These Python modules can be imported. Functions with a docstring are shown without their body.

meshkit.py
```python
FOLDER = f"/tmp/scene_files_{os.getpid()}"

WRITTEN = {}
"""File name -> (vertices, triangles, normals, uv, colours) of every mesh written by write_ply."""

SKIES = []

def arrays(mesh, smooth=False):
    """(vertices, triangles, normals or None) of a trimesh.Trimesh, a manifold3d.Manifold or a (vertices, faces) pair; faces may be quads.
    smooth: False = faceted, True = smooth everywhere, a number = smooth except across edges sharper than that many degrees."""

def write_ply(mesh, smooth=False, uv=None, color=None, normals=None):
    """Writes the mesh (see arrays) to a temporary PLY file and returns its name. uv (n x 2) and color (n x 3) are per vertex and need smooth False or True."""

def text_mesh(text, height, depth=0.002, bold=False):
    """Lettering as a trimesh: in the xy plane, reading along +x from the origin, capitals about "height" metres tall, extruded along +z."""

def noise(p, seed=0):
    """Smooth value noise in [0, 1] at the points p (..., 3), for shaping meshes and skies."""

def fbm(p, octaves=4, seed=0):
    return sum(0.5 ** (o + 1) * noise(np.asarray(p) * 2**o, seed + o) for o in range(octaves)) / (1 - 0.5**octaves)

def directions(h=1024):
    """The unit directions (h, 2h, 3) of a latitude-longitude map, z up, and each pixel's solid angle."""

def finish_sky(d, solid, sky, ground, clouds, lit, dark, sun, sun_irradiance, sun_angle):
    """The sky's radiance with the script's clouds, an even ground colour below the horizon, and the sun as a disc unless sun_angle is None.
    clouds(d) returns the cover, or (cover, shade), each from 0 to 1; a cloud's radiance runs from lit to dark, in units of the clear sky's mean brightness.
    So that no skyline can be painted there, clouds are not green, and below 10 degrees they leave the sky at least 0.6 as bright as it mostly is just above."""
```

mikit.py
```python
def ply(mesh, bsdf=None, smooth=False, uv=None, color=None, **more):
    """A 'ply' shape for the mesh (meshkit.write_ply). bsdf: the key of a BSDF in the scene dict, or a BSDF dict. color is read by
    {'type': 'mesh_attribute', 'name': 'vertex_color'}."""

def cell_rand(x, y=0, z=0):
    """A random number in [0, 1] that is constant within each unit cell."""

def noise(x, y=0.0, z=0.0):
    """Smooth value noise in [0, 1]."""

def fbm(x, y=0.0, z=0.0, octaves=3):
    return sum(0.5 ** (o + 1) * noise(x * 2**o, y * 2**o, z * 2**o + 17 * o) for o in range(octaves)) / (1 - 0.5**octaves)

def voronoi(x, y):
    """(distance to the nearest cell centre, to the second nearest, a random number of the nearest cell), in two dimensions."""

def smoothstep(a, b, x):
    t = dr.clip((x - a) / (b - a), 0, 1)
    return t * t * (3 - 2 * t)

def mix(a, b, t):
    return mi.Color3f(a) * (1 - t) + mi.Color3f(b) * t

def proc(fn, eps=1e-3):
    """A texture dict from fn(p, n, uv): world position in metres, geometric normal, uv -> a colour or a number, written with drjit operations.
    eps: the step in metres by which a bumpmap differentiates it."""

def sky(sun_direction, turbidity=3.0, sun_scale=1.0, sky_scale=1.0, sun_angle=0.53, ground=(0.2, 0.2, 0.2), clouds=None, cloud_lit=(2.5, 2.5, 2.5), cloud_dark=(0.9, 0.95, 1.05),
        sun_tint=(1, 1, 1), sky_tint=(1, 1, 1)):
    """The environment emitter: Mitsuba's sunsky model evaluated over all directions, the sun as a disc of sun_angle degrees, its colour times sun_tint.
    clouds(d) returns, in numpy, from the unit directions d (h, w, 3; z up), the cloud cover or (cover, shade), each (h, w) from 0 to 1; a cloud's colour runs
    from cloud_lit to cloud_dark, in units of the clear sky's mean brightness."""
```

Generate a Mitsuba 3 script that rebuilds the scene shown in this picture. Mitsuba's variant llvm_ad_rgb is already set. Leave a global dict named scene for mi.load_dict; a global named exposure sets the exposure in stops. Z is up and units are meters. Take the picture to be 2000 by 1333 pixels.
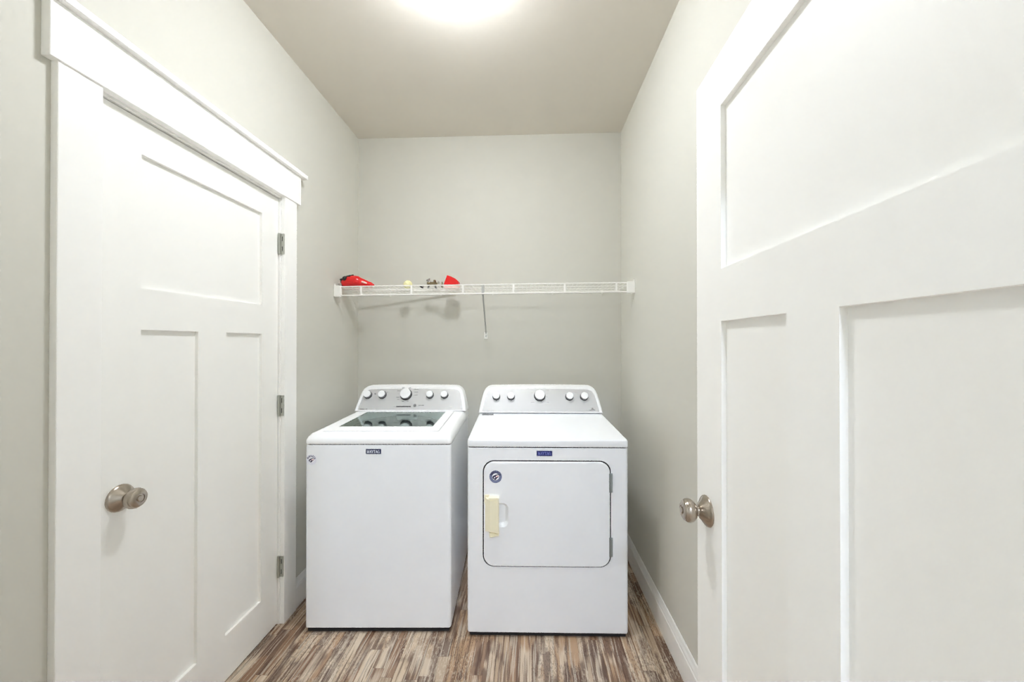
import math
import numpy as np, trimesh, manifold3d as m3, mitsuba as mi, drjit as dr
from shapely.geometry import Polygon, Point, box as sbox
from shapely import affinity
import mikit, meshkit
from mikit import ply, proc, noise, fbm, cell_rand, smoothstep, mix

T = mi.ScalarTransform4f
scene, labels = {'type': 'scene'}, {}

# ------------------------------------------------------------------ camera, lights, exposure
CAM_H = 1.343
psi, pit = math.atan(31 / 720), math.atan(3.5 / 720)
fwd = np.array([-math.sin(psi) * math.cos(pit), math.cos(psi) * math.cos(pit), math.sin(pit)])
scene['camera'] = {'type': 'perspective', 'fov': 2 * math.degrees(math.atan(1000 / 720)), 'fov_axis': 'x', 'near_clip': 0.01, 'far_clip': 50.0,
                   'to_world': T().look_at(origin=[0, 0, CAM_H], target=[float(v) for v in fwd + [0, 0, CAM_H]], up=[0, 0, 1])}
exposure = 3.18
ROOM_LAMP = [12.3, 12.7, 13.4]      # radiance of the dome on the laundry room ceiling
HALL_LAMP = [26.5, 30.2, 37.5]        # radiance of the cooler dome in the hall behind the camera

# ------------------------------------------------------------------ dimensions of the room (metres)
XL, XR, YB, ZC = -1.183, 0.630, 2.522, 2.770     # left wall, right wall, back wall, ceiling
YF, WT = 0.185, 0.115                            # inner face and thickness of the wall with the doorway
OX0, OX1, OZ = -0.425, 0.447, 2.055              # the doorway
HX0, HX1, HY = -1.40, 1.20, -2.40                # the hall behind it

# ------------------------------------------------------------------ materials
def lin(r, g, b):
    return [float(((c / 255 + 0.055) / 1.055) ** 2.4 if c > 10 else c / 255 / 12.92) for c in (r, g, b)]
def rgb(c): return {'type': 'rgb', 'value': [float(v) for v in c]}
def mat(name, base, rough=0.5, metal=0.0, bump=None, two=True, **kw):
    b = {'type': 'principled', 'base_color': base if isinstance(base, dict) else rgb(base), 'roughness': rough, 'metallic': metal, **kw}
    if bump is not None: b = {'type': 'bumpmap', 'arbitrary': bump[0], 'scale': bump[1], 'bsdf': b}
    scene[name] = {'type': 'twosided', 'bsdf': b} if two else b
    scene[name]['id'] = name
    return name

def paint_bump(p, n, uv):
    return fbm(p.x * 160, p.y * 160, p.z * 160, octaves=2)
def knob_bump(p, n, uv):
    return noise(p.x * 900, p.y * 900, p.z * 60)
WALL = mat('wall_paint', lin(206, 205, 197), 0.6, specular=0.3, bump=(proc(paint_bump, eps=2e-3), 0.0006))
CEIL = mat('ceiling_paint', lin(213, 208, 198), 0.8)
TRIM = mat('trim_paint', lin(243, 243, 241), 0.32)
DOORP = mat('door_paint', lin(241, 241, 238), 0.5, specular=0.35)
ENAMEL = mat('white_enamel', lin(236, 238, 240), 0.24, clearcoat=0.2, clearcoat_gloss=0.9)
PLASTIC = mat('white_plastic', lin(238, 239, 239), 0.35)
WIRE = mat('white_vinyl_wire', lin(240, 240, 236), 0.35)
SILVER = mat('silver_panel', lin(196, 196, 195), 0.40, 0.35)
CHROME_D = mat('dark_chrome', lin(128, 128, 130), 0.18, 1.0)
CHROME = mat('chrome', lin(210, 210, 208), 0.16, 1.0)
NICKEL = mat('satin_nickel', lin(182, 172, 160), 0.22, 1.0)
HINGE = mat('hinge_steel', lin(178, 180, 172), 0.35, 0.9)
ZINC = mat('zinc_steel', lin(168, 178, 180), 0.35, 0.9)
DARK = mat('dark_gap', lin(24, 24, 26), 0.7)
BLACK = mat('black_plastic', lin(24, 24, 26), 0.3)
PRINT = mat('grey_print', lin(120, 120, 120), 0.5)
PRINTD = mat('dark_print', lin(60, 60, 62), 0.5)
PRINTL = mat('pale_print', lin(186, 186, 184), 0.5)
NAVY = mat('navy_badge', lin(22, 32, 66), 0.35)
NAVY2 = mat('blue_badge', lin(14, 24, 92), 0.35)
LETTER = mat('silver_letter', lin(222, 226, 236), 0.35)
LETTER2 = mat('blue_letter', lin(112, 122, 190), 0.35)
STICKW = mat('sticker_white', lin(226, 226, 236), 0.4)
STICKB = mat('sticker_blue', lin(112, 120, 150), 0.4)
STNAVY = mat('sticker_navy', lin(30, 28, 66), 0.4)
STPINK = mat('sticker_pink', lin(240, 200, 196), 0.4)
STWHITE = mat('sticker_letter', lin(238, 238, 240), 0.4)
CREAM = mat('cream_plastic', lin(236, 229, 200), 0.4)
RED = mat('red_plastic', lin(214, 16, 18), 0.22, clearcoat=0.6)
PINK = mat('pale_label', lin(240, 205, 196), 0.4)
YELLOW = mat('pale_yellow', lin(236, 232, 178), 0.4)
STEEL = mat('tub_steel', lin(120, 128, 126), 0.35, 0.5)
BRONZE = mat('worn_nickel', lin(150, 138, 112), 0.25, 1.0)
scene['lid_glass'] = {'type': 'thindielectric', 'int_ior': 1.55, 'specular_transmittance': rgb([0.30, 0.40, 0.37]), 'specular_reflectance': rgb([0.88, 1.0, 0.96]), 'id': 'lid_glass'}

PW, PL = 0.152, 1.22                              # the floor's planks
def plank_shift(i): return cell_rand(i, 7, 3) * PL
def wood(p, n, uv):
    i = dr.floor((p.x + 5.0) / PW)
    j = dr.floor((p.y + 5.0) / PL + i * 0.37)
    pr = cell_rand(i, j, 11)
    # printed staves: three to a plank, each with its own ends
    wob = 0.006 * (noise(p.y * 5, i, j) - 0.5)
    sx = (p.x + 5.0 + wob) / (PW / 3)
    s = dr.floor(sx)
    L = 0.34 + 0.22 * cell_rand(s, 5, 2)
    ty = (p.y + 5.0) / L + cell_rand(s, 9, 4) * 7
    t = dr.floor(ty)
    r1, r2 = cell_rand(s, t, 21), cell_rand(s, t, 22)
    ox, oy = r1 * 37, r2 * 53
    cream, tan, brown, grey = lin(194, 174, 150), lin(168, 138, 110), lin(118, 86, 66), lin(148, 128, 110)
    c = mix(tan, cream, smoothstep(0.30, 0.90, r1))
    c = mix(c, brown, 0.70 * smoothstep(0.62, 0.98, r2))
    c = mix(c, grey, 0.6 * smoothstep(0.6, 0.9, cell_rand(s, t, 23)))
    # worn blotches that drift along the boards, then streaks along the grain
    warp = 0.016 * fbm(p.x * 10 + ox, p.y * 4, 3, octaves=2)
    xw = p.x + warp
    b = fbm(xw * 17 + ox, p.y * 5.5 + oy, 1, octaves=4)
    c = mix(c, lin(210, 196, 176), 0.55 * smoothstep(0.50, 0.66, b))
    b2 = fbm(xw * 20 + oy, p.y * 6.5 + ox, 5, octaves=4)
    c = mix(c, lin(92, 68, 58), 0.75 * smoothstep(0.53, 0.68, b2))
    g = fbm(xw * 130 + ox, p.y * 5 + oy, 2, octaves=4)
    c = mix(c, lin(82, 56, 44), 0.66 * smoothstep(0.50, 0.68, g))
    g2 = fbm(xw * 150 + oy, p.y * 6.5 + ox, 8, octaves=3)
    c = mix(c, lin(222, 210, 192), 0.42 * smoothstep(0.54, 0.74, g2))
    k = noise(p.x * 360, p.y * 150, 6) * smoothstep(0.45, 0.62, fbm(p.x * 11, p.y * 6, 12, octaves=2))
    c = mix(c, lin(70, 50, 40), 0.38 * smoothstep(0.5, 0.8, k))
    k2 = noise(p.x * 300, p.y * 120, 16) * smoothstep(0.45, 0.62, fbm(p.x * 10, p.y * 6, 22, octaves=2))
    c = mix(c, lin(220, 208, 190), 0.28 * smoothstep(0.5, 0.8, k2))
    edge = dr.minimum(sx - s, 1 - (sx - s)) * (PW / 3)
    ende = dr.minimum(ty - t, 1 - (ty - t)) * L
    c = mix(c, lin(84, 64, 54), 0.40 * (1 - smoothstep(0.0, 0.0016, dr.minimum(edge, ende))))
    return c
def wood_bump(p, n, uv):
    return fbm(p.x * 180, p.y * 8, 2, octaves=2)
WOOD = mat('vinyl_wood', proc(wood), 0.42, specular=0.4)

# ------------------------------------------------------------------ mesh helpers
def M(man):
    if hasattr(man, 'to_mesh'):
        k = man.to_mesh(); return trimesh.Trimesh(k.vert_properties[:, :3], k.tri_verts, process=False)
    return man
def cat(*ms): return trimesh.util.concatenate([M(m) for m in ms])
def bx(x0, x1, y0, y1, z0, z1):
    m = trimesh.creation.box((abs(x1 - x0), abs(y1 - y0), abs(z1 - z0))); m.apply_translation(((x0 + x1) / 2, (y0 + y1) / 2, (z0 + z1) / 2)); return m
def hull_pts(p): return m3.Manifold.hull_points(np.asarray(p, float))
def sph(c, r, n=24): return m3.Manifold.sphere(r, n).translate([float(v) for v in c])
def hull(*ms): return m3.Manifold.batch_hull(list(ms))
def rbox(x0, x1, y0, y1, z0, z1, r=0.004, n=16):
    return M(hull(*[sph((x, y, z), r, n) for x in (x0 + r, x1 - r) for y in (y0 + r, y1 - r) for z in (z0 + r, z1 - r)]))
def cbox(x0, x1, y0, y1, z0, z1, c=0.002):
    P = []
    for sx, x in ((1, x0), (-1, x1)):
        for sy, y in ((1, y0), (-1, y1)):
            for sz, z in ((1, z0), (-1, z1)):
                P += [(x + sx * c, y + sy * c, z), (x + sx * c, y, z + sz * c), (x, y + sy * c, z + sz * c)]
    return M(hull_pts(P))
def tube(a, b, r, n=10, caps=True):
    a, b = np.asarray(a, float), np.asarray(b, float)
    return trimesh.creation.cylinder(radius=r, segment=[a, b], sections=n)
def ext(poly, h, o=(0, 0, 0)):
    m = trimesh.creation.extrude_polygon(poly, h, engine='earcut'); m.apply_translation(o); return m
def ext_xz(poly, y0, y1):            # polygon in (x, z), extruded from y0 to y1
    m = trimesh.creation.extrude_polygon(poly, y1 - y0, engine='earcut')
    m.apply_transform(np.array([[1, 0, 0, 0], [0, 0, 1, y0], [0, 1, 0, 0], [0, 0, 0, 1.0]])); m.invert(); return m
def place(m, R): m = m.copy(); m.apply_transform(R); return m
def rotz(a, o=(0, 0, 0)):
    R = trimesh.transformations.rotation_matrix(a, [0, 0, 1]); R[:3, 3] = o; return R
def basis(u, v, w, o):
    R = np.eye(4); R[:3, 0], R[:3, 1], R[:3, 2], R[:3, 3] = u, v, w, o; return R
def lathe(prof, n=40):               # profile of (radius, height) about +z, outward normals
    m = trimesh.creation.revolve(np.asarray(prof, float), sections=n)
    if m.volume < 0: m.invert()
    return m
def rounded(x0, y0, x1, y1, r): return sbox(x0 + r, y0 + r, x1 - r, y1 - r).buffer(r, quad_segs=10)

def add(key, mesh, bsdf, label=None, category=None, group=None, kind=None, smooth=30, **more):
    k, i = key, 0
    while k in scene: i += 1; k = f'{key}_{i:03d}'
    scene[k] = ply(M(mesh), bsdf, smooth=smooth, **more)
    d = {}
    if label: d['label'] = label
    if category: d['category'] = category
    if group: d['group'] = group
    if kind: d['kind'] = kind
    if d: labels[k] = d
    return k
def thing(key, label, category=None, group=None, kind=None):
    d = {'label': label}
    if category: d['category'] = category
    if group: d['group'] = group
    if kind: d['kind'] = kind
    labels[key] = d
    return key

# ------------------------------------------------------------------ the setting: floor, walls, ceiling
add('floor', bx(HX0 - .1, HX1 + .1, HY - .1, YB + .1, -0.06, -0.004), DARK, 'rustic wood-look plank floor in brown, tan and cream under the washer and dryer', kind='structure', smooth=False)
i0, i1 = math.floor((XL - .05 + 5) / PW), math.floor((XR + 5) / PW)
for i in range(i0, i1 + 1):
    xa, xb = max(i * PW - 5, XL - .050), min((i + 1) * PW - 5, XR - .001)
    if xb - xa < 0.01: continue
    j0, j1 = math.floor(((-0.4) + 5) / PL + i * 0.37), math.floor((YB + 5) / PL + i * 0.37)
    for j in range(j0, j1 + 1):
        ya, yb = max((j - i * 0.37) * PL - 5, -0.4), min((j + 1 - i * 0.37) * PL - 5, YB - .001)
        if yb - ya < 0.03: continue
        add('floor__plank', cbox(xa + .0003, xb - .0003, ya + .0003, yb - .0003, -0.004, 0.0, 0.0008), WOOD, smooth=False)
add('floor_hall', bx(HX0, HX1, HY, -0.4, -0.004, 0.0), WOOD, 'wood-look floor of the hall behind the doorway', kind='structure', smooth=False)

W = 0.1
def holed(x0, x1, z0, z1, holes): 
    p = sbox(x0, z0, x1, z1)
    for h in holes: p = p.difference(sbox(*h))
    return p
# left wall with the opening of the closed door
DY0, DY1, DZ = 0.955, 1.712, 2.033               # the leaf of the left door
lw = holed(YF - WT, YB, 0, ZC, [(DY0 - .022, -0.01, DY1 + .022, DZ + .022)])
lm = trimesh.creation.extrude_polygon(lw, W, engine='earcut')
add('wall_left', place(lm, basis((0, 1, 0), (0, 0, 1), (1, 0, 0), (XL - W, 0, 0))), WALL, 'pale greige wall on the left around the closed white door', kind='structure', smooth=False)
add('wall_right', bx(XR, XR + W, YF - WT, YB, 0, ZC), WALL, 'pale greige wall on the right between the dryer and the open door', kind='structure', smooth=False)
add('wall_back', bx(XL - W, XR + W, YB, YB + W, 0, ZC), WALL, 'pale greige back wall behind the washer, dryer and wire shelf', kind='structure', smooth=False)
add('wall_front', ext_xz(holed(HX0 - W, HX1 + W, 0, ZC, [(OX0, -0.01, OX1, OZ)]), YF - WT, YF), WALL, 'pale greige wall with the doorway the photo is taken through', kind='structure', smooth=False)
add('ceiling', bx(HX0 - W, HX1 + W, HY - W, YB + W, ZC, ZC + W), CEIL, 'off-white painted ceiling lit by a round lamp', kind='structure', smooth=False)
add('wall_hall_left', bx(HX0 - W, HX0, HY, YF - WT, 0, ZC), WALL, 'left wall of the hall behind the doorway', kind='structure', smooth=False)
add('wall_hall_right', bx(HX1, HX1 + W, HY, YF - WT, 0, ZC), WALL, 'right wall of the hall behind the doorway', kind='structure', smooth=False)
add('wall_hall_back', bx(HX0 - W, HX1 + W, HY - W, HY, 0, ZC), WALL, 'far wall of the hall behind the doorway', kind='structure', smooth=False)

# baseboards: profile (out of the wall, up)
BP = [(0, 0), (.014, 0), (.014, .098), (.0125, .102), (.0105, .104), (.0105, .109), (.012, .112), (.0115, .117), (.008, .124), (.0065, .128), (.0065, .134), (.0035, .140), (0, .142)]
def baseboard(u, o, length, out):
    m = trimesh.creation.extrude_polygon(Polygon(BP), length, engine='earcut')
    m = place(m, basis(out, (0, 0, 1), u, o))
    if m.volume < 0: m.invert()
    return m
add('baseboard_left', baseboard((0, 1, 0), (XL, 1.812, 0), YB - 1.812, (1, 0, 0)), TRIM, 'white moulded baseboard at the foot of the left wall beside the washer', kind='structure')
add('baseboard_right', baseboard((0, 1, 0), (XR, YF, 0), YB - YF, (-1, 0, 0)), TRIM, 'white moulded baseboard at the foot of the right wall beside the dryer', kind='structure')
add('baseboard_back', baseboard((1, 0, 0), (XL + .014, YB, 0), XR - XL - .028, (0, -1, 0)), TRIM, 'white moulded baseboard behind the washer and dryer', kind='structure')
add('baseboard_near', baseboard((0, 1, 0), (XL, YF, 0), 0.860 - YF, (1, 0, 0)), TRIM, 'white moulded baseboard left of the closed door', kind='structure')

# casing and jamb of the left door
thing('trim_1', 'white craftsman casing with wide header board and cap around the closed left door', kind='structure')
CX = XL + .020
add('trim_1__side_casing', cbox(XL, CX, 0.861, 0.959, 0, 2.044, .0012), TRIM)
add('trim_1__side_casing', cbox(XL, CX, 1.717, 1.808, 0, 2.044, .0012), TRIM)
add('trim_1__header_board', cbox(XL, CX + .005, 0.842, 1.834, 2.044, 2.188, .0012), TRIM)
add('trim_1__header_cap', cbox(XL, CX + .022, 0.822, 1.866, 2.188, 2.210, .002), TRIM)
jm = ext(Polygon([(DY0 - .020, 0), (DY1 + .020, 0), (DY1 + .020, DZ + .020), (DY0 - .020, DZ + .020)]).difference(sbox(DY0 - .003, -.01, DY1 + .003, DZ + .004)), .098)
add('trim_1__jamb', place(jm, basis((0, 1, 0), (0, 0, 1), (1, 0, 0), (XL - .0985, 0, 0))), TRIM, smooth=False)
thing('trim_2', 'white jamb lining the doorway in front', kind='structure')
jm = ext(sbox(OX0, 0, OX1, OZ).difference(sbox(OX0 + .012, -.01, OX1 - .006, OZ - .012)), WT + .002)
add('trim_2__jamb', place(jm, basis((1, 0, 0), (0, 0, 1), (0, -1, 0), (0, YF + .001, 0))), TRIM, smooth=False)

# ------------------------------------------------------------------ doors: local u = width from the latch edge, v = height, w = out of the face
def door(name, R, width, height, z0, us, vs, thick, both=False):
    """us: the edges of stile, panel, stile, panel, stile; vs: bottom rail, lower panels, rail, top panel, top rail."""
    frame = sbox(0, z0, width, height)
    holes = [(us[0], vs[0], us[1], vs[1]), (us[2], vs[0], us[3], vs[1]), (us[0], vs[2], us[3], vs[3])]
    for h in holes: frame = frame.difference(sbox(*h))
    fm = ext(frame, thick, (0, 0, -thick))
    add(f'{name}__frame', place(fm, R), DOORP, smooth=False)
    d = .0115
    for h in holes:
        pm = bx(h[0] - .002, h[2] + .002, h[1] - .002, h[3] + .002, -thick + d, -d)
        add(f'{name}__panel', place(pm, R), DOORP, smooth=False)
def knob(name, R, u, v):
    """Rosette, neck and a round knob with a stepped face, its axis along w."""
    ros = lathe([(0, 0), (.0385, 0), (.0392, .002), (.0380, .005), (.034, .0085), (.026, .014), (.019, .020), (.0145, .0235), (0, .0235)], 48)
    nk = lathe([(0, .018), (.0135, .018), (.0115, .026), (.0125, .031), (0, .031)], 32)
    kb = lathe([(0, .029), (.014, .029), (.022, .033), (.0275, .0395), (.0295, .047), (.0285, .053), (.0262, .0565), (.0255, .0568), (.0245, .0595), (.020, .0625), (.0125, .0640), (.0118, .0625), (0, .0625)], 48)
    bt = lathe([(0, .0622), (.0085, .0622), (.0085, .0655), (.0070, .0665), (0, .0665)], 28)
    S = np.eye(4); S[:3, 3] = (u, v, 0)
    q = R @ S
    k = add(f'{name}__knob', place(kb, q), NICKEL, 'round satin nickel knob')
    add(f'{k}__rosette', place(ros, q), NICKEL); add(f'{k}__neck', place(nk, q), NICKEL); add(f'{k}__button', place(bt, q), NICKEL)

DX = XL - .011                                    # face of the left door
thing('door_1', 'closed white three-panel interior door in the left wall', kind='structure')
R1 = basis((0, 1, 0), (0, 0, 1), (1, 0, 0), (DX, DY0, 0))
door('door_1', R1, DY1 - DY0, DZ, .007, (1.088 - DY0, 1.286 - DY0, 1.410 - DY0, 1.605 - DY0), (.184, 1.3835, 1.513, 1.927), .035)
knob('door_1', R1, 1.031 - DY0, .8885)
for z in (.276, 1.043, 1.817):
    y = DY1 + .003                                # the face of the jamb that the leaf is let into
    h = add('door_1__hinge', cat(cbox(DX + .004, CX - .002, y - .0018, y + .001, z - .049, z + .049, .0005), tube((DX + .007, y - .0045, z - .050), (DX + .007, y - .0045, z + .050), .0056, 16)), HINGE, 'satin steel hinge')
    for q in (-.024, .024):
        add(f'{h}__slot', cbox(CX - .0125, CX - .0095, y - .0024, y - .0012, z + q - .011, z + q + .011, .0003), DARK)

thing('door_2', 'open white three-panel door at the right edge, swung in towards the right wall', kind='structure')
sl = .0422; dn = math.hypot(1, sl)
ud = np.array([-sl, -1, 0]) / dn                  # from the latch edge back towards the hinges
wd = np.array([-1, sl, 0]) / dn                   # out of the face that the camera sees
R2 = basis(ud, (0, 0, 1), wd, (.4662, 1.038, 0))
R2[:3, 0:3] = np.column_stack([ud, [0, 0, 1], wd])
mir = np.linalg.det(R2[:3, :3]) < 0
def place2(m, R):
    m = m.copy(); v = np.c_[m.vertices, np.ones(len(m.vertices))] @ R.T
    m = trimesh.Trimesh(v[:, :3], m.faces, process=False)
    if np.linalg.det(R[:3, :3]) < 0: m.invert()
    return m
place = place2
door('door_2', R2, .836, 2.040, .012, (.139, .375, .491, .712), (.198, 1.395, 1.520, 1.911), .035)
knob('door_2', R2, .062, .908)
R2b = R2.copy(); R2b[:3, 2] *= -1; R2b[:3, 3] += -wd * .035
knob('door_2', R2b, .062, .908)
add('door_2__latch_plate', place(cbox(-.0008, .0005, .88, .937, -.030, -.006, .0003), R2), NICKEL)
for z in (.25, 1.03, 1.81):
    add('door_2__hinge', place(cat(tube((.8405, z - .05, .004), (.8405, z + .05, .004), .0058, 14), cbox(.820, .8385, z - .049, z + .049, -.001, .0012, .0004)), R2), HINGE, 'satin steel hinge')

# ------------------------------------------------------------------ lamps: round domes on the ceilings
def dome_lamp(name, label, x, y, r, radiance):
    thing(name, label, 'lamp')
    add(f'{name}__base', place(lathe([(0, 0), (r + .012, 0), (r + .012, -.018), (r + .004, -.024), (0, -.024)][::-1], 48), T3(x, y, ZC)), NICKEL)
    prof = [(r * math.sin(a), -.022 - .078 * math.cos(a)) for a in np.linspace(0, math.pi / 2, 12)]
    dm = lathe([(max(p[0], 0), p[1]) for p in prof] + [(0, -.022)], 48)
    add(f'{name}__dome', place(dm, T3(x, y, ZC)), PLASTIC, 'glowing white dome', smooth=True, emitter={'type': 'area', 'radiance': rgb(radiance)})
def T3(x, y, z): R = np.eye(4); R[:3, 3] = (x, y, z); return R
dome_lamp('ceiling_lamp', 'round white dome lamp on the laundry room ceiling just above the picture', -.28, 1.290, .120, ROOM_LAMP)
dome_lamp('hall_lamp', 'round white dome lamp on the hall ceiling behind the camera', .28, -1.50, .150, HALL_LAMP)

# ------------------------------------------------------------------ washer and dryer
def letters(text, h, cx, cz, y, depth=.0006, bold=True):
    m = meshkit.text_mesh(text, h, depth, bold)
    w = m.bounds[1][0] + m.bounds[0][0]
    m.apply_translation((-w / 2, 0, 0))
    return place(m, basis((1, 0, 0), (0, 0, 1), (0, -1, 0), (cx, y, cz - h / 2)))
def serif_word(h, cx, cz, y, W_):
    """The six capitals M A Y T A G with slab serifs, W_ wide."""
    u = h
    def bar(a, b, t): 
        from shapely.geometry import LineString
        return LineString([a, b]).buffer(t / 2, cap_style='flat')
    from shapely import union_all
    s = .10 * u; thin, fat = .12 * u, .24 * u
    def ser(x, yy, w): return sbox(x - w / 2, yy, x + w / 2, yy + s) if yy < u / 2 else sbox(x - w / 2, yy - s, x + w / 2, yy)
    Mm = [bar((.14 * u, 0), (.14 * u, u), thin), bar((.14 * u, u), (.52 * u, .05 * u), fat), bar((.52 * u, .05 * u), (.86 * u, u), thin), bar((.90 * u, 0), (.90 * u, u), fat), ser(.14 * u, 0, .34 * u), ser(.90 * u, 0, .42 * u), ser(.12 * u, u, .30 * u), ser(.93 * u, u, .34 * u)]
    A = [bar((.10 * u, 0), (.46 * u, u), thin), bar((.46 * u, u), (.84 * u, 0), fat), bar((.22 * u, .34 * u), (.70 * u, .34 * u), thin), ser(.10 * u, 0, .30 * u), ser(.84 * u, 0, .38 * u)]
    Y = [bar((.10 * u, u), (.46 * u, .45 * u), fat), bar((.84 * u, u), (.46 * u, .45 * u), thin), bar((.46 * u, 0), (.46 * u, .5 * u), fat), ser(.46 * u, 0, .44 * u), ser(.12 * u, u, .38 * u), ser(.84 * u, u, .28 * u)]
    Tt = [bar((.45 * u, 0), (.45 * u, u), fat), sbox(.04 * u, u - thin, .86 * u, u), sbox(.04 * u, u - .3 * u, .12 * u, u), sbox(.78 * u, u - .3 * u, .86 * u, u), ser(.45 * u, 0, .44 * u)]
    G = [Point(.48 * u, .5 * u).buffer(.5 * u).difference(affinity.scale(Point(.52 * u, .5 * u).buffer(.5 * u), .62, .80)).difference(sbox(.62 * u, .36 * u, 1.1 * u, .72 * u)), bar((.84 * u, .04 * u), (.84 * u, .42 * u), fat), ser(.80 * u, .47 * u, .42 * u)]
    x, out = 0, []
    for L, adv in ((Mm, 1.14), (A, .92), (Y, .90), (Tt, .88), (A, 1.0), (G, 1.0)):
        out.append(affinity.translate(union_all(L), x, 0)); x += adv * u
    k = W_ / x
    ms = [ext(g, .0006) for p in out for g in getattr(p, 'geoms', [p])]
    m = trimesh.util.concatenate(ms); m.apply_scale((k, 1, 1)); m.apply_translation((-W_ / 2, -u / 2, 0))
    return place(m, basis((1, 0, 0), (0, 0, 1), (0, -1, 0), (cx, y, cz)))
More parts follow.
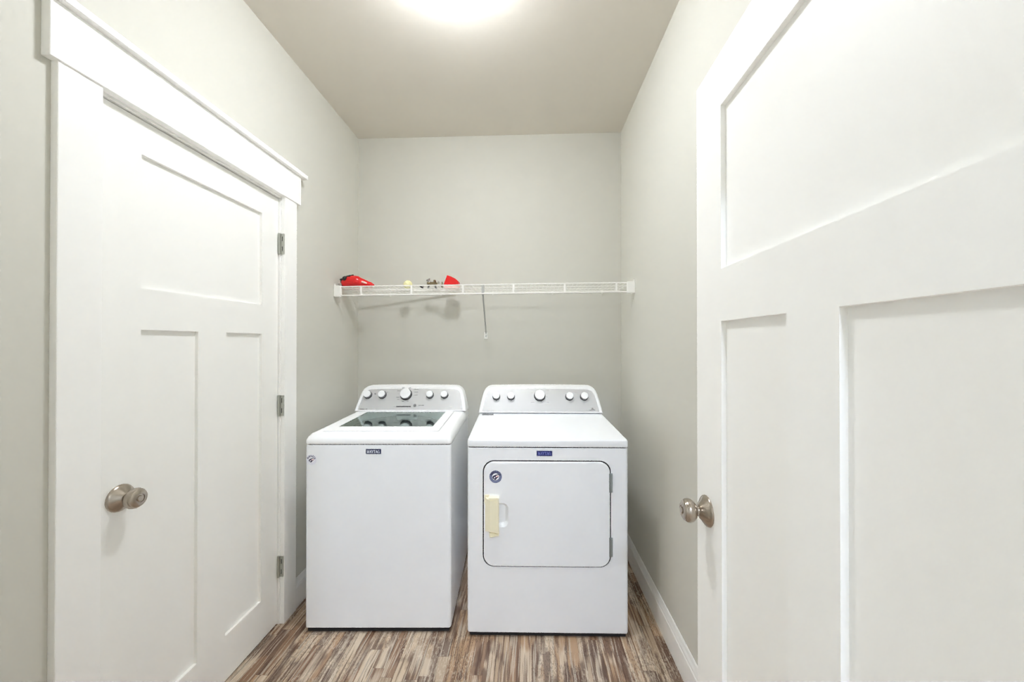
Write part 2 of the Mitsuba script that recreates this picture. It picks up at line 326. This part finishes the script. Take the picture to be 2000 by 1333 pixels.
def sticker(root, R, cx, cz, y, r, back, ring_letter, emblem_r):
    disc = lathe([(0, 0), (r, 0), (r, .0004), (0, .0004)], 40)
    F = basis((1, 0, 0), (0, 0, 1), (0, -1, 0), (cx, y, cz))
    k = add(f'{root}__sticker', place(place(disc, F), R), back, 'small round sticker with a ring of letters around an eagle-like emblem')
    ls = []
    for i, ch in enumerate('AMERICA'):
        a = math.radians(66 - 22 * i)
        m = meshkit.text_mesh(ch, r * .34, .0003, True); m.apply_translation((-(m.bounds[1][0] + m.bounds[0][0]) / 2, 0, 0))
        m.apply_transform(trimesh.transformations.rotation_matrix(a, [0, 0, 1])); m.apply_translation((-math.sin(a) * r * .60, math.cos(a) * r * .60, .0004)); ls.append(m)
    add(f'{k}__letters', place(place(cat(*ls), F), R), ring_letter)
    inner = lathe([(0, .0004), (r * .56, .0004), (r * .56, .0006), (0, .0006)], 32)
    add(f'{k}__field', place(place(inner, F), R), STWHITE)
    e = r * .55
    wing = Polygon([(-.95, -.10), (-.55, .32), (.10, .62), (.80, .66), (.95, .50), (.30, .40), (-.05, .18), (.30, .10), (.95, .22), (.70, -.22), (.35, -.35), (.15, -.78), (-.20, -.95), (-.50, -.62), (-.80, -.52)])
    m = ext(affinity.scale(wing, e, e, origin=(0, 0)), .0003, (0, 0, .0006))
    add(f'{k}__emblem', place(place(m, F), R), STNAVY)
    st = Polygon([(-.02, .02), (.40, .22), (1.0, .34), (.92, .10), (.40, -.04), (.10, -.20)])
    m = ext(affinity.scale(st, e, e, origin=(0, 0)), .0004, (0, 0, .0006))
    add(f'{k}__stripe', place(place(m, F), R), STPINK)
    m = ext(affinity.scale(Point(-.32, -.28).buffer(.20), e, e, origin=(0, 0)), .0004, (0, 0, .0006))
    add(f'{k}__dot', place(place(m, F), R), STWHITE)

def body_shell(w, d, z0, z1, r):
    """A cabinet with rounded upright edges and softly rounded rims."""
    lo, hi = [], []
    cs = [(r, r), (w - r, r), (w - r, d - r), (r, d - r)]
    P = []
    for cx, cy in cs:
        for a in np.linspace(0, 2 * math.pi, 28, endpoint=False):
            for rr, z in ((r - .005, z0), (r - .0015, z0 + .0015), (r, z0 + .005), (r, z1 - .002), (r - .0015, z1)):
                P.append((cx + rr * math.cos(a), cy + rr * math.sin(a), z))
    return M(hull_pts(P))
def deck(w, d, zf, r, pts):
    """A top that rises from front to back: pts (y, inset, z)."""
    P = []
    for y, ins, z in pts:
        for x, sg in ((ins, 1), (w - ins, -1)): P.append((x, y, z))
    return P

def console(root, R, w, yb, zb, h, lean, depth, inset_l, xa, xb):
    """The raised control console: a leaning slab whose outline narrows to rounded shoulders; returns the frame of its sloped face."""
    def outline(g):
        pts = [(g, g * .35)]
        A = np.array([(.000 + g, 0), (.010 + g, .055), (.020 + g, .100)])
        pts = [(g - .003, g * .4), (g + .008, .060), (g + .018, .102)]
        c0, c1, c2 = np.array((.018 + g, .102)), np.array((.030 + g, h - g)), np.array((.082 + g * .7, h - g))
        for t in np.linspace(.12, 1, 9): pts.append(tuple((1 - t) ** 2 * c0 + 2 * t * (1 - t) * c1 + t * t * c2))
        top = [(w * .3, h + .002 - g), (w * .5, h + .003 - g)]
        left = pts + top
        right = [(w - x, z) for x, z in left[::-1][1:]]
        return Polygon(left + right)
    S = math.hypot(lean, h)                       # local: x along, z up the slope, y into the body
    sh = np.eye(4); sh[1, 2] = lean / h; sh[1, 3] = yb; sh[2, 3] = zb
    o = outline(0)
    # rounded front rim: three slices hulled
    sl = []
    for g, y in ((.010, 0.0), (.004, .003), (.001, .008), (0, .016), (0, depth)):
        q = outline(g); xy = np.array(q.exterior.coords)[:-1]
        sl.append(np.c_[xy[:, 0], np.full(len(xy), y), xy[:, 1]])
    P = np.vstack(sl)
    P[sl and (P[:, 1] >= depth)] += (0, 0, 0)
    P[:, 1] = np.where(P[:, 1] >= depth - 1e-9, depth + P[:, 1] * 0 - lean / h * P[:, 2], P[:, 1])
    m = M(hull_pts(P)); m.apply_transform(sh)
    c = add(f'{root}__console', place(m, R), PLASTIC, smooth=40)
    q = outline(.0215)
    q = q.intersection(sbox(-1, .006, 2, 1)).buffer(-.004).buffer(.004)
    pm = ext_xz(q, -.0012, .004); pm.apply_transform(sh)
    add(f'{c}__panel', place(pm, R), SILVER, smooth=False)
    n = np.array([0, -1.0, lean / h]); n /= np.linalg.norm(n)
    up = np.array([0, lean / h, 1.0]); up /= np.linalg.norm(up)
    def F(x, z): return R @ basis((1, 0, 0), up, n, (x, yb + lean / h * (z - zb) - .0012, z))
    return c, F
def dial(root, F, x, z, r, ang, marks=True):
    ringm = lathe([(0, 0), (r, 0), (r * 1.0, .003), (r * .97, .012), (r * .93, .020), (r * .90, .0235), (0, .0235)], 40)
    capm = lathe([(0, .0215), (r * .955, .0215), (r * .955, .0240), (r * .88, .0262), (0, .0270)], 40)
    k = add(f'{root}__knob', place(ringm, F(x, z)), CHROME_D)
    add(f'{k}__cap', place(capm, F(x, z)), PLASTIC)
    b = place(bx(-.0016, .0016, r * 1.03, r * 1.03 + .006, 0, .0012), trimesh.transformations.rotation_matrix(-ang, [0, 0, 1]))
    add(f'{k}__pointer', place(b, F(x, z)), BLACK, smooth=False)
    sk = lathe([(0, 0), (r * 1.10, 0), (r * 1.06, .004), (0, .004)], 40)
    add(f'{k}__collar', place(sk, F(x, z)), BLACK)
def mark(F, x0, x1, z, t): return place(bx(-(x1 - x0) / 2, (x1 - x0) / 2, -t / 2, t / 2, 0, .0004), F((x0 + x1) / 2, z))

# ---- washer
WA = math.atan(.029 / .669)
RW = rotz(WA, (-1.031, 1.668, 0))
thing('washing_machine', 'white top-loading washing machine with a glass lid, standing on the left under the shelf', 'washing machine')
ww, wd_ = .676, .690
add('washing_machine__cabinet', place(body_shell(ww, wd_, .022, .8685, .014), RW), ENAMEL, smooth=35)
add('washing_machine__base', place(bx(.010, ww - .010, .009, wd_ - .006, .003, .03), RW), DARK, smooth=False)
for fx in (.06, ww - .06):
    for fy in (.06, wd_ - .06):
        add('washing_machine__foot', place(lathe([(0, 0), (.02, 0), (.02, .006), (.012, .010), (.012, .024), (0, .024)], 20), RW @ T3(fx, fy, 0)), BLACK)
# deck: hull of a lower rim and a smaller, raised top that climbs to the back
zf, zb_ = .918, .926
P = []
def rim(x0, x1, y0, y1, r, z): 
    for cx, cy in ((x0 + r, y0 + r), (x1 - r, y0 + r), (x1 - r, y1 - r), (x0 + r, y1 - r)):
        for a in np.linspace(0, 2 * math.pi, 24, endpoint=False):
            P.append((cx + r * math.cos(a), cy + r * math.sin(a), z if not callable(z) else z(cy + r * math.sin(a))))
rim(.001, ww - .001, .000, wd_, .015, .8725)
rim(-.001, ww + .001, -.002, wd_, .017, .878)
rim(-.001, ww + .001, -.002, wd_, .018, .892)
rim(.004, ww - .004, .004, wd_, .022, lambda y: .903 + .010 * min(y / .5, 1))
rim(.012, ww - .012, .016, wd_, .026, lambda y: .914 + .009 * min(y / .5, 1))
rim(.024, ww - .024, .034, wd_, .03, lambda y: zf + (zb_ - zf) * min(y / .53, 1))
dk = hull_pts(P)
slope = (zb_ - zf) / .53
def topz(y): return zf + slope * y
# a shallow well for the lid
well = m3.Manifold.extrude(m3.CrossSection([np.array(rounded(.052, .052, ww - .068, .532, .018).exterior.coords)[:-1][::-1 if not rounded(0,0,1,1,.1).exterior.is_ccw else 1]]), .2).translate((0, 0, .880))
hole = m3.Manifold.extrude(m3.CrossSection([np.array(rounded(.080, .130, ww - .096, .520, .03).exterior.coords)[:-1][::-1 if not rounded(0,0,1,1,.1).exterior.is_ccw else 1]]), .4).translate((0, 0, .60))
sheared_well = hull_pts([(x, y, z) for x in (.052, ww - .068) for y, z in ((.052, topz(.052) - .012), (.532, topz(.532) - .012), (.052, 1.0), (.532, 1.0))])
dk = dk - sheared_well - hole
add('washing_machine__deck', place(M(dk), RW), PLASTIC, smooth=25)
add('washing_machine__seam', place(body_shell(ww - .012, wd_ - .012, .862, .8750, .012).apply_translation((.006, .006, 0)), RW), DARK)
# lid: a frame around a pane
def lidz(y): return topz(y)
lp = sbox(.0545, .0545, ww - .0705, .5295)
lp = rounded(.0545, .0545, ww - .0705, .5295, .012).difference(rounded(.088, .142, ww - .116, .508, .006))
lm_ = ext(lp, .013); 
sh = np.eye(4); sh[2, 1] = slope; sh[2, 3] = zf - .0105
lm_.apply_transform(sh)
add('washing_machine__lid', place(lm_, RW), PLASTIC, smooth=False)
bm = ext(rounded(.070, .0560, ww - .086, .120, .02), .0016); s2 = sh.copy(); s2[2, 3] = zf + .0018; bm.apply_transform(s2)
gm = trimesh.Trimesh([(.086, .140, 0), (ww - .114, .140, 0), (ww - .114, .510, 0), (.086, .510, 0)], [(0, 1, 2), (0, 2, 3)]); s3 = sh.copy(); s3[2, 3] = zf + .0010; gm.apply_transform(s3)
add('washing_machine__lid__pane', place(gm, RW), 'lid_glass', 'clear glass pane', smooth=False)
gk = ext(rounded(.0855, .1395, ww - .1135, .5105, .006).difference(rounded(.092, .146, ww - .120, .504, .004)), .002); s3 = sh.copy(); s3[2, 3] = zf - .0020; gk.apply_transform(s3)
add('washing_machine__lid__gasket', place(gk, RW), DARK, smooth=False)
hp = ext(rounded(.235, .0535, ww - .250, .072, .008), .0022); s4 = sh.copy(); s4[2, 3] = zf + .0018; hp.apply_transform(s4)
add('washing_machine__lid__finger_grip', place(hp, RW), PLASTIC, smooth=False)
# tub seen through the pane
tubm = lathe([(.20, .62), (.225, .64), (.225, .895), (.215, .900), (.215, .66), (.19, .635), (0, .635), (0, .62)], 48)
add('washing_machine__tub', place(tubm, RW @ T3(ww / 2 - .014, .315, 0)), STEEL)
cw, CF = console('washing_machine', RW, ww, .530, .926, .148, .080, .125, 0, 0, 0)
for x, r, a in ((.066, .0225, 0), (.155, .0225, .5), (.301, .0335, .05), (.450, .0215, .4), (.540, .0215, .3)):
    dial('washing_machine', CF, x, 1.018 if r < .03 else 1.021, r, a)
pr = [mark(CF, .243, .262, 1.043, .0035), mark(CF, .243, .262, 1.006, .0025), mark(CF, .250, .264, .993, .003), mark(CF, .344, .372, 1.052, .003), mark(CF, .350, .372, 1.035, .0025), mark(CF, .350, .372, 1.018, .0025), mark(CF, .270, .286, 1.060, .003), mark(CF, .311, .325, 1.060, .003), mark(CF, .310, .322, .984, .003), mark(CF, .280, .294, .982, .003), mark(CF, .385, .420, .960, .003), mark(CF, .104, .114, 1.025, .008), mark(CF, .176, .192, 1.034, .002), mark(CF, .235, .246, .952, .002)]
add(f'{cw}__printed_marks', cat(*pr), PRINT, kind='stuff', smooth=False)
add(f'{cw}__indicator_strip', mark(CF, .252, .340, .953, .0062), PRINTD, smooth=False)
add(f'{cw}__start_button', place(lathe([(0, 0), (.0092, 0), (.0092, .002), (.0075, .0035), (0, .0035)], 24), CF(.364, .959)), PRINT)
pr = [mark(CF, .030, .060, .938, .0042), mark(CF, .068, .077, .938, .0042)]
add(f'{cw}__printed_name', cat(*pr), PRINTD, kind='stuff', smooth=False)
add(f'{cw}__printed_line', cat(mark(CF, .080, .128, .938, .0022), mark(CF, .578, .592, .945, .004)), PRINTL, kind='stuff', smooth=False)
b = add('washing_machine__badge', place(cbox(.2815, .3515, -.0022, .001, .8275, .8505, .0006), RW), NAVY, 'small navy name badge', smooth=False)
add(f'{b}__lettering', place(serif_word(.0145, .3165, .8390, -.0022, .060), RW), LETTER, smooth=False)
sticker('washing_machine', RW, .029, .800, -.0003, .0235, STICKW, STNAVY, .5)

# ---- dryer
DA = math.atan(.020 / .723)
RD = rotz(DA, (-.2765, 1.679, 0))
thing('dryer', 'white front-loading clothes dryer with a square door, standing right of the washer', 'dryer')
w, d = .732, .700
# cabinet with a rounded recess for the door
cab = body_shell(w, d, .020, .8625, .012)
k = cab; cabm = m3.Manifold(m3.Mesh(np.asarray(k.vertices, np.float32), np.asarray(k.faces, np.uint32)))
def slab(poly, y0, y1):
    k = ext_xz(poly, y0, y1)
    if k.volume < 0: k.invert()
    k.merge_vertices()
    return m3.Manifold(m3.Mesh(np.asarray(k.vertices, np.float32), np.asarray(k.faces, np.uint32)))
g = .0045
DXa, DXb, DZa, DZb = .0705, .654, .320, .806
cabm = cabm - slab(rounded(DXa, DZa, DXb, DZb, .052), -.01, .030)
add('dryer__cabinet', place(M(cabm), RD), ENAMEL, smooth=25)
gk = ext_xz(rounded(DXa + .0002, DZa + .0002, DXb - .0002, DZb - .0002, .0518).difference(rounded(DXa + g - .0003, DZa + g - .0003, DXb - g + .0003, DZb - g - .0007, .049)), .003, .029)
add('dryer__door_gasket', place(gk, RD), DARK, smooth=False)
add('dryer__base', place(bx(.010, w - .010, .009, d - .006, .003, .03), RD), DARK, smooth=False)
for fx in (.06, w - .06):
    for fy in (.06, d - .06):
        add('dryer__foot', place(lathe([(0, 0), (.02, 0), (.02, .006), (.012, .010), (.012, .024), (0, .024)], 20), RD @ T3(fx, fy, 0)), BLACK)
P = []
ztd = lambda y: .9005 + .026 * max(0, min(y / .5, 1))
rim(.001, w - .001, .000, d, .012, .8670)
rim(-.001, w + .001, -.003, d, .014, .871)
rim(-.001, w + .001, -.003, d, .014, lambda y: .893 + .018 * max(0, min(y / .5, 1)))
rim(.001, w - .001, -.0005, d, .016, lambda y: ztd(y) - .0035)
rim(.006, w - .006, .006, d, .020, lambda y: ztd(y) - .0006)
rim(.020, w - .020, .024, d, .026, ztd)
add('dryer__top', place(M(hull_pts(P)), RD), ENAMEL, smooth=25)
add('dryer__seam', place(body_shell(w - .010, d - .010, .858, .870, .010).apply_translation((.005, .005, 0)), RD), DARK)
add('dryer__lint_slot', place(bx(.022, .088, .470, .476, .920, ztd(.473) + .0012), RD), PRINT, smooth=False)
# door with rounded front rim and a finger pocket beside the handle
g = .0045
def doorslice(ins, y):
    xy = np.array(rounded(DXa + g + ins, DZa + g + ins * .8, DXb - g - ins * .9, DZb - g - .001 - ins, .049).exterior.coords)[:-1]
    return np.c_[xy[:, 0], np.full(len(xy), y), xy[:, 1]]
dm = hull_pts(np.vstack([doorslice(0, .022), doorslice(0, -.001), doorslice(.0012, -.0035), doorslice(.004, -.0050)]))
pk = rounded(.095, .503, .187, .612, .020)
pts = []
for ins, y in ((0, -.012), (0, -.004), (.006, .008), (.014, .014)):
    xy = np.array(rounded(.095 + ins, .503 + ins, .187 - ins, .612 - ins, .024 if ins < .01 else .012).exterior.coords)[:-1]
    pts.append(np.c_[xy[:, 0], np.full(len(xy), y), xy[:, 1]])
dm = dm - hull_pts(np.vstack(pts))
dd = add('dryer__door', place(M(dm), RD), ENAMEL, smooth=25)
# handle: a cream pull with flared ends
Hp = Polygon([(.080, .650), (.098, .650), (.101, .645), (.140, .645), (.146, .640), (.146, .478), (.140, .473), (.108, .468), (.104, .476), (.084, .484), (.080, .490)])
hm = hull_pts([(x, y, z) for x, z in ((.082, .640), (.140, .640), (.082, .486), (.140, .476)) for y in (-.006,)] + [(x, -.030, z) for x, z in ((.104, .632), (.142, .634), (.104, .494), (.142, .486))] + [(.146, -.026, .63), (.146, -.026, .488)])
hk = add(f'{dd}__handle', place(M(hm), RD), CREAM, 'yellowed cream pull handle', smooth=False)
hb = (cbox(.078, .1005, -.0085, -.004, .612, .651, .0012), cbox(.098, .145, -.030, -.004, .633, .646, .0015), M(hull_pts([(.100, -.005, .480), (.146, -.005, .486), (.108, -.024, .466), (.146, -.028, .476), (.104, -.018, .462), (.146, -.022, .480), (.100, -.005, .464)])))
for q in hb: add(f'{dd}__handle_mount', place(q, RD), CREAM, smooth=False)
for z0, z1 in ((.663, .750), (.372, .459)):
    hk = cat(cbox(.6445, .6605, -.0058, -.002, z0, z1, .0008), tube((.6545, -.006, z0 + .004), (.6545, -.006, z1 - .004), .0034, 12))
    add('dryer__hinge', place(hk, RD), ZINC, 'zinc hinge')
cd, DF = console('dryer', RD, w, .498, .9265, .154, .082, .125, 0, 0, 0)
for x, r, a in ((.101, .0215, 3.1), (.189, .0215, 3.1), (.363, .0315, 2.9), (.542, .0225, .1), (.630, .0225, .2)):
    dial('dryer', DF, x, 1.017 if r < .03 else 1.022, r, a)
pr = [mark(DF, .310, .322, 1.040, .002), mark(DF, .404, .420, 1.052, .004), mark(DF, .400, .410, 1.036, .002), mark(DF, .400, .410, 1.016, .002), mark(DF, .310, .330, .985, .002), mark(DF, .396, .416, .985, .002), mark(DF, .570, .592, 1.040, .002), mark(DF, .046, .082, .9395, .002), mark(DF, .090, .100, .9395, .002)]
add(f'{cd}__printed_marks', cat(*pr), PRINTL, kind='stuff', smooth=False)
em = cat(mark(DF, .654, .690, .9440, .003), place(ext(Polygon([(-.010, 0), (.010, 0), (.004, .005), (.005, .010), (-.005, .010), (-.004, .005)]), .0004), DF(.674, .947)))
add(f'{cd}__printed_emblem', em, PRINT, smooth=False)
b = add('dryer__badge', place(cbox(.3165, .3875, -.0022, .001, .8265, .8500, .0006), RD), NAVY2, 'small dark blue name badge', smooth=False)
add(f'{b}__lettering', place(serif_word(.0140, .352, .8385, -.0022, .060), RD), LETTER2, smooth=False)
sticker('dryer', RD, .1295, .7325, -.0053, .0285, STICKB, STNAVY, .5)

# ------------------------------------------------------------------ wire shelf on the back wall
thing('wire_shelf', 'white wire closet shelf spanning the back wall above the washer and dryer', 'shelf')
def sz(x): return 1.6925 + .0075 * (x + .277)       # the shelf dips a little to the left
FY, BY = 2.203, 2.510
xa, xb = XL + .012, XR - .012
LZ = .054
def rod(x0, x1, y, dz, r): return tube((x0, y, sz(x0) + dz), (x1, y, sz(x1) + dz), r, 10)
add('wire_shelf__front_rail', rod(xa, xb, FY, 0, .0036), WIRE)
add('wire_shelf__front_rail', rod(xa, xb, FY, -LZ, .0042), WIRE)
add('wire_shelf__back_rail', rod(xa, xb, BY, -.003, .0032), WIRE)
for y in (2.305, 2.408): add('wire_shelf__cross_rod', rod(xa, xb, y, -.0040, .0024), WIRE)
n = 70
add('wire_shelf__deck_wires', cat(*[tube((x, FY, sz(x)), (x, BY + .003, sz(x)), .0013, 6) for x in np.linspace(xa + .012, xb - .012, n)]), WIRE, 'many thin parallel wires', kind='stuff')
for x in (-1.015, -.705, -.391, -.086, .219, .523):
    add('wire_shelf__lip_post', cbox(x - .0055, x + .0055, FY - .0028, FY + .0028, sz(x) - LZ, sz(x), .0012), WIRE)
for side, x0, x1 in ((-1, XL, XL + .044), (1, XR - .046, XR)):
    xm = (x0 + x1) / 2
    e = cat(rbox(x0 + .001, x1, FY - .010, FY + .012, sz(xm) - LZ - .008, sz(xm) + .006, .003, 10), cbox(*((x0 + .0005, x0 + .0045) if side < 0 else (x1 - .0045, x1 - .0005)), FY - .006, FY + .065, sz(xm) - LZ - .006, sz(xm) + .004, .001), cbox(*((x0 + .001, x0 + .008) if side < 0 else (x1 - .008, x1 - .001)), FY - .006, FY + .004, sz(xm), sz(xm) + .018, .0015))
    add('wire_shelf__end_bracket', e, WIRE, smooth=25)
for x in (-.596, -.239, .167, .500, -.95):
    add('wire_shelf__wall_clip', cat(cbox(x - .006, x + .006, BY - .006, YB - .0005, sz(x) - .012, sz(x) + .002, .001), cbox(x - .004, x + .004, BY - .004, BY + .003, sz(x) - .024, sz(x) - .008, .001)), WIRE)
bxx = -.270
br = cat(M(hull(sph((bxx, FY + .004, sz(bxx) - LZ - .004), .0045, 10), sph((bxx - .016, YB - .010, 1.408), .0045, 10))), cbox(bxx - .008, bxx + .008, FY - .001, FY + .006, sz(bxx) - LZ - .006, sz(bxx) - .002, .001))
add('wire_shelf__brace', br, mat('brace_steel', lin(176, 178, 176), .4, .2), 'slanting grey support brace')
k = add('wire_shelf__brace_plate', cbox(bxx - .029, bxx - .005, YB - .008, YB - .0003, 1.370, 1.416, .0015), WIRE)
add(f'{k}__screw', place(lathe([(0, 0), (.0045, 0), (.0035, .0015), (0, .002)], 16), basis((1, 0, 0), (0, 0, 1), (0, -1, 0), (bxx - .017, YB - .008, 1.388))), ZINC)

# ------------------------------------------------------------------ things on the shelf
def rest(x, dx=0): return sz(x) + .0015
# red and black tool housing at the left end
thing('red_tool', 'glossy red bulbous tool with black handle at the left end of the wire shelf', 'tool')
zt = rest(-.957) + .0004
def smooth_hull(parts, edge=.006, it=8):
    m = m3.Manifold.batch_boolean(parts, m3.OpType.Add).refine_to_length(edge); t = M(m); t.merge_vertices(); trimesh.smoothing.filter_taubin(t, iterations=it); return t
Y0 = 2.252
bodyp = [hull(sph((-1.098, Y0, zt + .037), .037), sph((-1.068, Y0, zt + .036), .036), sph((-1.135, Y0 - .004, zt + .026), .026)),
         hull(sph((-1.068, Y0, zt + .036), .034), sph((-1.030, Y0 + .004, zt + .021), .021), sph((-.975, Y0 + .008, zt + .014), .014))]
bm_ = smooth_hull(bodyp); 
zmin = bm_.bounds[0][2]; bm_.apply_translation((0, 0, zt - zmin))
add('red_tool__housing', bm_, RED, smooth=True)
add('red_tool__nose', smooth_hull([hull(sph((-.985, Y0 + .004, zt + .022), .0125), sph((-.968, Y0 + .004, zt + .0125), .0115))], .004), RED, smooth=True)
add('red_tool__label', M(hull(sph((-1.028, Y0 - .004, zt + .037), .007, 16), sph((-.998, Y0 - .002, zt + .028), .005, 16), sph((-1.022, Y0 - .022, zt + .030), .005, 16), sph((-1.000, Y0 - .015, zt + .022), .004, 16))), PINK, smooth=True)
add('red_tool__knob', smooth_hull([hull(sph((-1.128, Y0 - .030, zt + .050), .0135), sph((-1.128, Y0 - .008, zt + .056), .0145))], .004), BLACK, smooth=True)
add('red_tool__strap', M(hull(sph((-1.122, Y0 - .006, zt + .068), .005, 14), sph((-1.090, Y0, zt + .0745), .0055, 14), sph((-1.100, Y0 - .026, zt + .066), .004, 14))), BLACK, smooth=True)
add('red_tool__handle', cat(M(hull(sph((-1.160, Y0 - .012, zt + .046), .0065, 14), sph((-1.134, Y0 - .010, zt + .054), .0065, 14))), M(hull(sph((-1.158, Y0 - .012, zt + .044), .006, 14), sph((-1.152, Y0 - .012, zt + .008), .0075, 14)))), BLACK, smooth=True)
add('red_tool__ring', place(trimesh.creation.torus(.011, .0022, 24, 10), trimesh.transformations.translation_matrix((-1.163, Y0 - .020, zt + .014)) @ trimesh.transformations.rotation_matrix(math.pi / 2, [1, 0, 0])), CHROME, smooth=True)

# pale rod whose shadow slants across the wall
add('thin_rod', tube((-1.160, 2.385, rest(-1.16) + .0064), (-.490, 2.494, rest(-.49) + .0064), .0062, 14), WIRE, 'thin pale rod lying along the wire shelf behind the red tool', 'rod')

# yellow ball
yx, yy, yr = -.776, 2.355, .0285
thing('yellow_ball', 'small pale yellow ball resting on the wire shelf', 'ball')
add('yellow_ball__shell', trimesh.creation.icosphere(4, yr).apply_translation((yx, yy, rest(yx) + yr)), YELLOW, smooth=True)
add('yellow_ball__seam', trimesh.creation.torus(yr, .0006, 48, 8).apply_transform(trimesh.transformations.rotation_matrix(.5, [0, 1, 0])).apply_translation((yx, yy, rest(yx) + yr)), CREAM, smooth=True)

# metal valve fitting
thing('metal_fitting', 'small worn metal fitting with flared end on the wire shelf beside the red cup', 'fitting')
fx, fy, fz = -.610, 2.36, rest(-.61) + .033
add('metal_fitting__tube', cat(tube((-.652, fy, fz + .004), (-.580, fy, fz + .001), .0085, 20), tube((-.640, fy, fz + .002), (-.600, fy, fz), .0115, 20)), BRONZE)
add('metal_fitting__flared_end', place(lathe([(0, 0), (.006, 0), (.0075, .012), (.011, .020), (.0155, .025), (.014, .0265), (.0, .022)], 28), trimesh.transformations.translation_matrix((-.632, fy, fz + .006)) @ trimesh.transformations.rotation_matrix(-.55, [0, 1, 0])), CHROME)
add('metal_fitting__nut', place(lathe([(0, 0), (.009, 0), (.009, .012), (.006, .018), (0, .019)], 6), T3(-.603, fy, fz + .008)), BRONZE, smooth=False)
add('metal_fitting__flange', cat(tube((-.582, fy, fz + .001), (-.577, fy, fz + .001), .015, 28), tube((-.574, fy, fz + .001), (-.571, fy, fz + .001), .0135, 28)), CHROME)
add('metal_fitting__stand', M(hull(sph((-.641, fy, fz - .004), .006, 12), sph((-.642, fy - .006, fz - .0275), .0055, 12))), BLACK)
add('metal_fitting__stand', M(hull(sph((-.603, fy, fz - .004), .006, 12), sph((-.594, fy + .008, fz - .0275), .0055, 12))), BLACK)
wz = rest(-.557)
add('metal_washer', place(lathe([(.007, 0), (.0215, 0), (.022, .001), (.022, .003), (.0215, .004), (.007, .004), (.007, 0)], 32), trimesh.transformations.translation_matrix((-.553, 2.35, wz + .022)) @ trimesh.transformations.rotation_matrix(math.pi / 2, [0, 1, 0])), BRONZE, 'thin metal disc standing on edge between the fitting and the red cup', 'washer')
add('black_stub', M(hull(sph((-.690, 2.35, rest(-.69) + .018), .0065, 14), sph((-.676, 2.35, rest(-.69) + .018), .0065, 14), sph((-.683, 2.356, rest(-.69) + .0068), .0070, 14))), BLACK, 'small black stub lying on the wire shelf left of the metal fitting', 'stub', smooth=True)

# red cap with a pale foot
thing('red_cup', 'angular red plastic cup with pale base on the wire shelf', 'cup')
zt = rest(-.495)
rp = [(-.5425, .022), (-.538, .040), (-.522, .080), (-.516, .083), (-.468, .062), (-.448, .044), (-.446, .022)]
P = []
for x, z in rp:
    for y, s in ((2.326, .93), (2.332, 1.0), (2.384, 1.0), (2.390, .93)):
        P.append((-.490 + (x + .495) * s * .985, y, zt + .022 + (z - .022) * s))
add('red_cup__shell', M(hull_pts(P)), RED, smooth=False)
add('red_cup__base', rbox(-.535, -.445, 2.328, 2.388, zt, zt + .0225, .004, 12), PINK, 'pale pinkish base', smooth=30)
